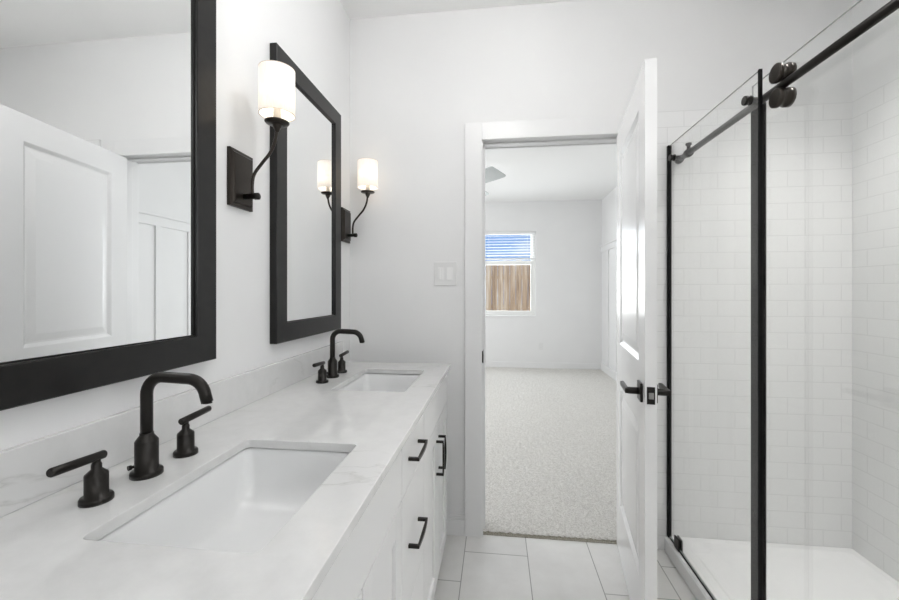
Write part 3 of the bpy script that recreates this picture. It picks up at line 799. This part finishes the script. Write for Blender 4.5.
# window_1: single hung with raised blind
win = struct(bpy.data.objects.new('window_1', None), 'white single-hung bedroom window looking onto a wooden fence', 'window'); C.objects.link(win)
win.location = (0, BY1, 0)
def wob(name, boxes, m, parent=win, bevel=.002):
    bm = bmesh.new()
    for b in boxes: bx(bm, b[0], b[1], b[2], b[3], b[4], b[5])
    return obj(name, bm, m, parent, bevel)
fw = .045
wob('window_frame', [(WX0, WX0+fw, .06, .13, WZ0, WZ1), (WX1-fw, WX1, .06, .13, WZ0, WZ1), (WX0+fw, WX1-fw, .06, .13, WZ0, WZ0+fw), (WX0+fw, WX1-fw, .06, .13, WZ1-.02, WZ1)], 'vinyl')
zm = 1.735
us = wob('sash', [(WX0+fw, WX0+fw+.03, .098, .125, zm+.03, WZ1-.02), (WX1-fw-.03, WX1-fw, .098, .125, zm+.03, WZ1-.02), (WX0+fw, WX1-fw, .098, .125, zm-.03, zm+.03)], 'vinyl')
wob('pane', [(WX0+fw+.03, WX1-fw-.03, .110, .113, zm+.03, WZ1-.02)], 'pane', us, 0)
ls = wob('sash', [(WX0+fw, WX0+fw+.035, .066, .096, WZ0+fw+.05, zm-.02), (WX1-fw-.035, WX1-fw, .066, .096, WZ0+fw+.05, zm-.02), (WX0+fw, WX1-fw, .066, .096, WZ0+fw, WZ0+fw+.05), (WX0+fw, WX1-fw, .066, .096, zm-.02, zm+.04)], 'vinyl')
wob('pane', [(WX0+fw+.035, WX1-fw-.035, .080, .083, WZ0+fw+.05, zm-.02)], 'pane', ls, 0)
wob('sill', [(WX0+.001, WX1-.001, -.012, .059, WZ0+.0005, WZ0+.02)], 'trim')
bl = thing('window_blind', 'white horizontal slat blind pulled half way down the bedroom window', 'blind', ((WX0+WX1)/2, BY1+.03, WZ1-.001))
h = (WX1-WX0)/2-.006
bm = bmesh.new(); bx(bm, -h, h, -.022, .022, -.045, -.001); obj('headrail', bm, 'slat', bl, .003)
bm = bmesh.new()
zz = -.075; k = 0
while zz > -.43:
    c_, s_ = .024*math.cos(.20), .024*math.sin(.20)
    v_ = [bm.verts.new(q) for q in ((-h, -c_, zz-s_), (h, -c_, zz-s_), (h, c_, zz+s_), (-h, c_, zz+s_), (-h, -c_, zz-s_+.003), (h, -c_, zz-s_+.003), (h, c_, zz+s_+.003), (-h, c_, zz+s_+.003))]
    for f in ((3, 2, 1, 0), (4, 5, 6, 7), (0, 1, 5, 4), (1, 2, 6, 5), (2, 3, 7, 6), (3, 0, 4, 7)): bm.faces.new([v_[i] for i in f])
    zz -= .046; k += 1
obj('slats', bm, 'slat', bl)
bm = bmesh.new(); bx(bm, -h, h, -.024, .024, -.462, -.437); obj('bottom_rail', bm, 'slat', bl, .002)
bm = bmesh.new()
bm.free()
for xx in (-h*.7, h*.7):
    bm = bmesh.new(); bx(bm, xx-.0012, xx+.0012, -.0256, -.0245, -.45, -.04); obj('cord', bm, 'slat', bl)

# outlet on far wall
out = thing('wall_outlet', 'small white outlet low on the bedroom wall right of the window', 'outlet', (1.505, BY1, .37))
bm = bmesh.new(); bx(bm, -.035, .035, -.006, -.0003, -.057, .057); obj('plate', bm, 'plastic', out, .002)
for zz in (-.02, .02):
    bm = bmesh.new(); bx(bm, -.017, .017, -.0085, -.0062, zz-.014, zz+.014)
    for xx in (-.006, .006): bx(bm, xx-.001, xx+.001, -.0088, -.0086, zz-.004, zz+.006, 1)
    obj('socket', bm, ['plastic2', 'dark_hole'], out, .0005)

# ceiling fan
fan = thing('ceiling_fan', 'grey-bladed ceiling fan in the bedroom, blade tips showing past the door frame', 'ceiling fan', (.40, 4.45, ZC))
bm = bmesh.new(); lathe(bm, [(.065, -.0005), (.065, -.03), (.03, -.055), (.013, -.06), (.013, -.20), (.03, -.205), (.09, -.225), (.10, -.26), (.10, -.315), (.085, -.335), (.02, -.34)], (0, 0, 0), 'z', 32)
obj('motor', bm, 'nickel', fan)
bm = bmesh.new(); lathe(bm, [(.095, -.3405), (.10, -.36), (.085, -.39), (.05, -.41), (.003, -.418)], (0, 0, 0), 'z', 32); obj('fill_light_bowl', bm, 'bowl', fan)  # hidden bowl lit as added fill for the bedroom ceiling
for k in range(3):
    a = math.radians(-49+120*k)
    bm = bmesh.new(); rot = Matrix.Rotation(a, 3, 'Z')
    prof = [(.10, .03), (.16, .065), (.30, .09), (.50, .098), (.60, .098), (.625, .09), (.63, .075)]
    tp, bt = [], []
    for r_, w in prof + [(r_, -w) for r_, w in reversed(prof)]:
        z = -.285 - w*.32
        q = rot @ Vector((r_, w, 0)); tp.append(bm.verts.new((q.x, q.y, z+.004))); bt.append(bm.verts.new((q.x, q.y, z-.004)))
    bm.faces.new(tp); bm.faces.new(bt[::-1]); n = len(tp)
    for i in range(n): bm.faces.new((tp[i], bt[i], bt[(i+1) % n], tp[(i+1) % n]))
    obj('blade', bm, 'fan_blade', fan)

# ------------------------------------------------------------------ outside
fe = thing('wooden_fence', 'weathered wooden privacy fence outside the bedroom window', 'fence', (1.0, 9.6, -.15))
bm = bmesh.new(); x = -6
while x < 8:
    j = random.uniform(-.012, .012)
    bx(bm, x, x+.136, -.01+random.uniform(-.003, .003), .012, 0, 2.14+j); x += .142
bmesh.ops.translate(bm, verts=bm.verts, vec=(-1.0, 0, 0))
obj('boards', bm, 'fence', fe, .003)
bm = bmesh.new()
for zz in (.3, 1.0, 1.7): bx(bm, -7, 7, .014, .052, zz, zz+.085)
obj('rail', bm, 'fence', fe)
struct(box_obj('ground', (-12, 14, BY1+.16, 26, -.25, -.15), 'ground'), 'dry lawn outside the bedroom window', 'ground')
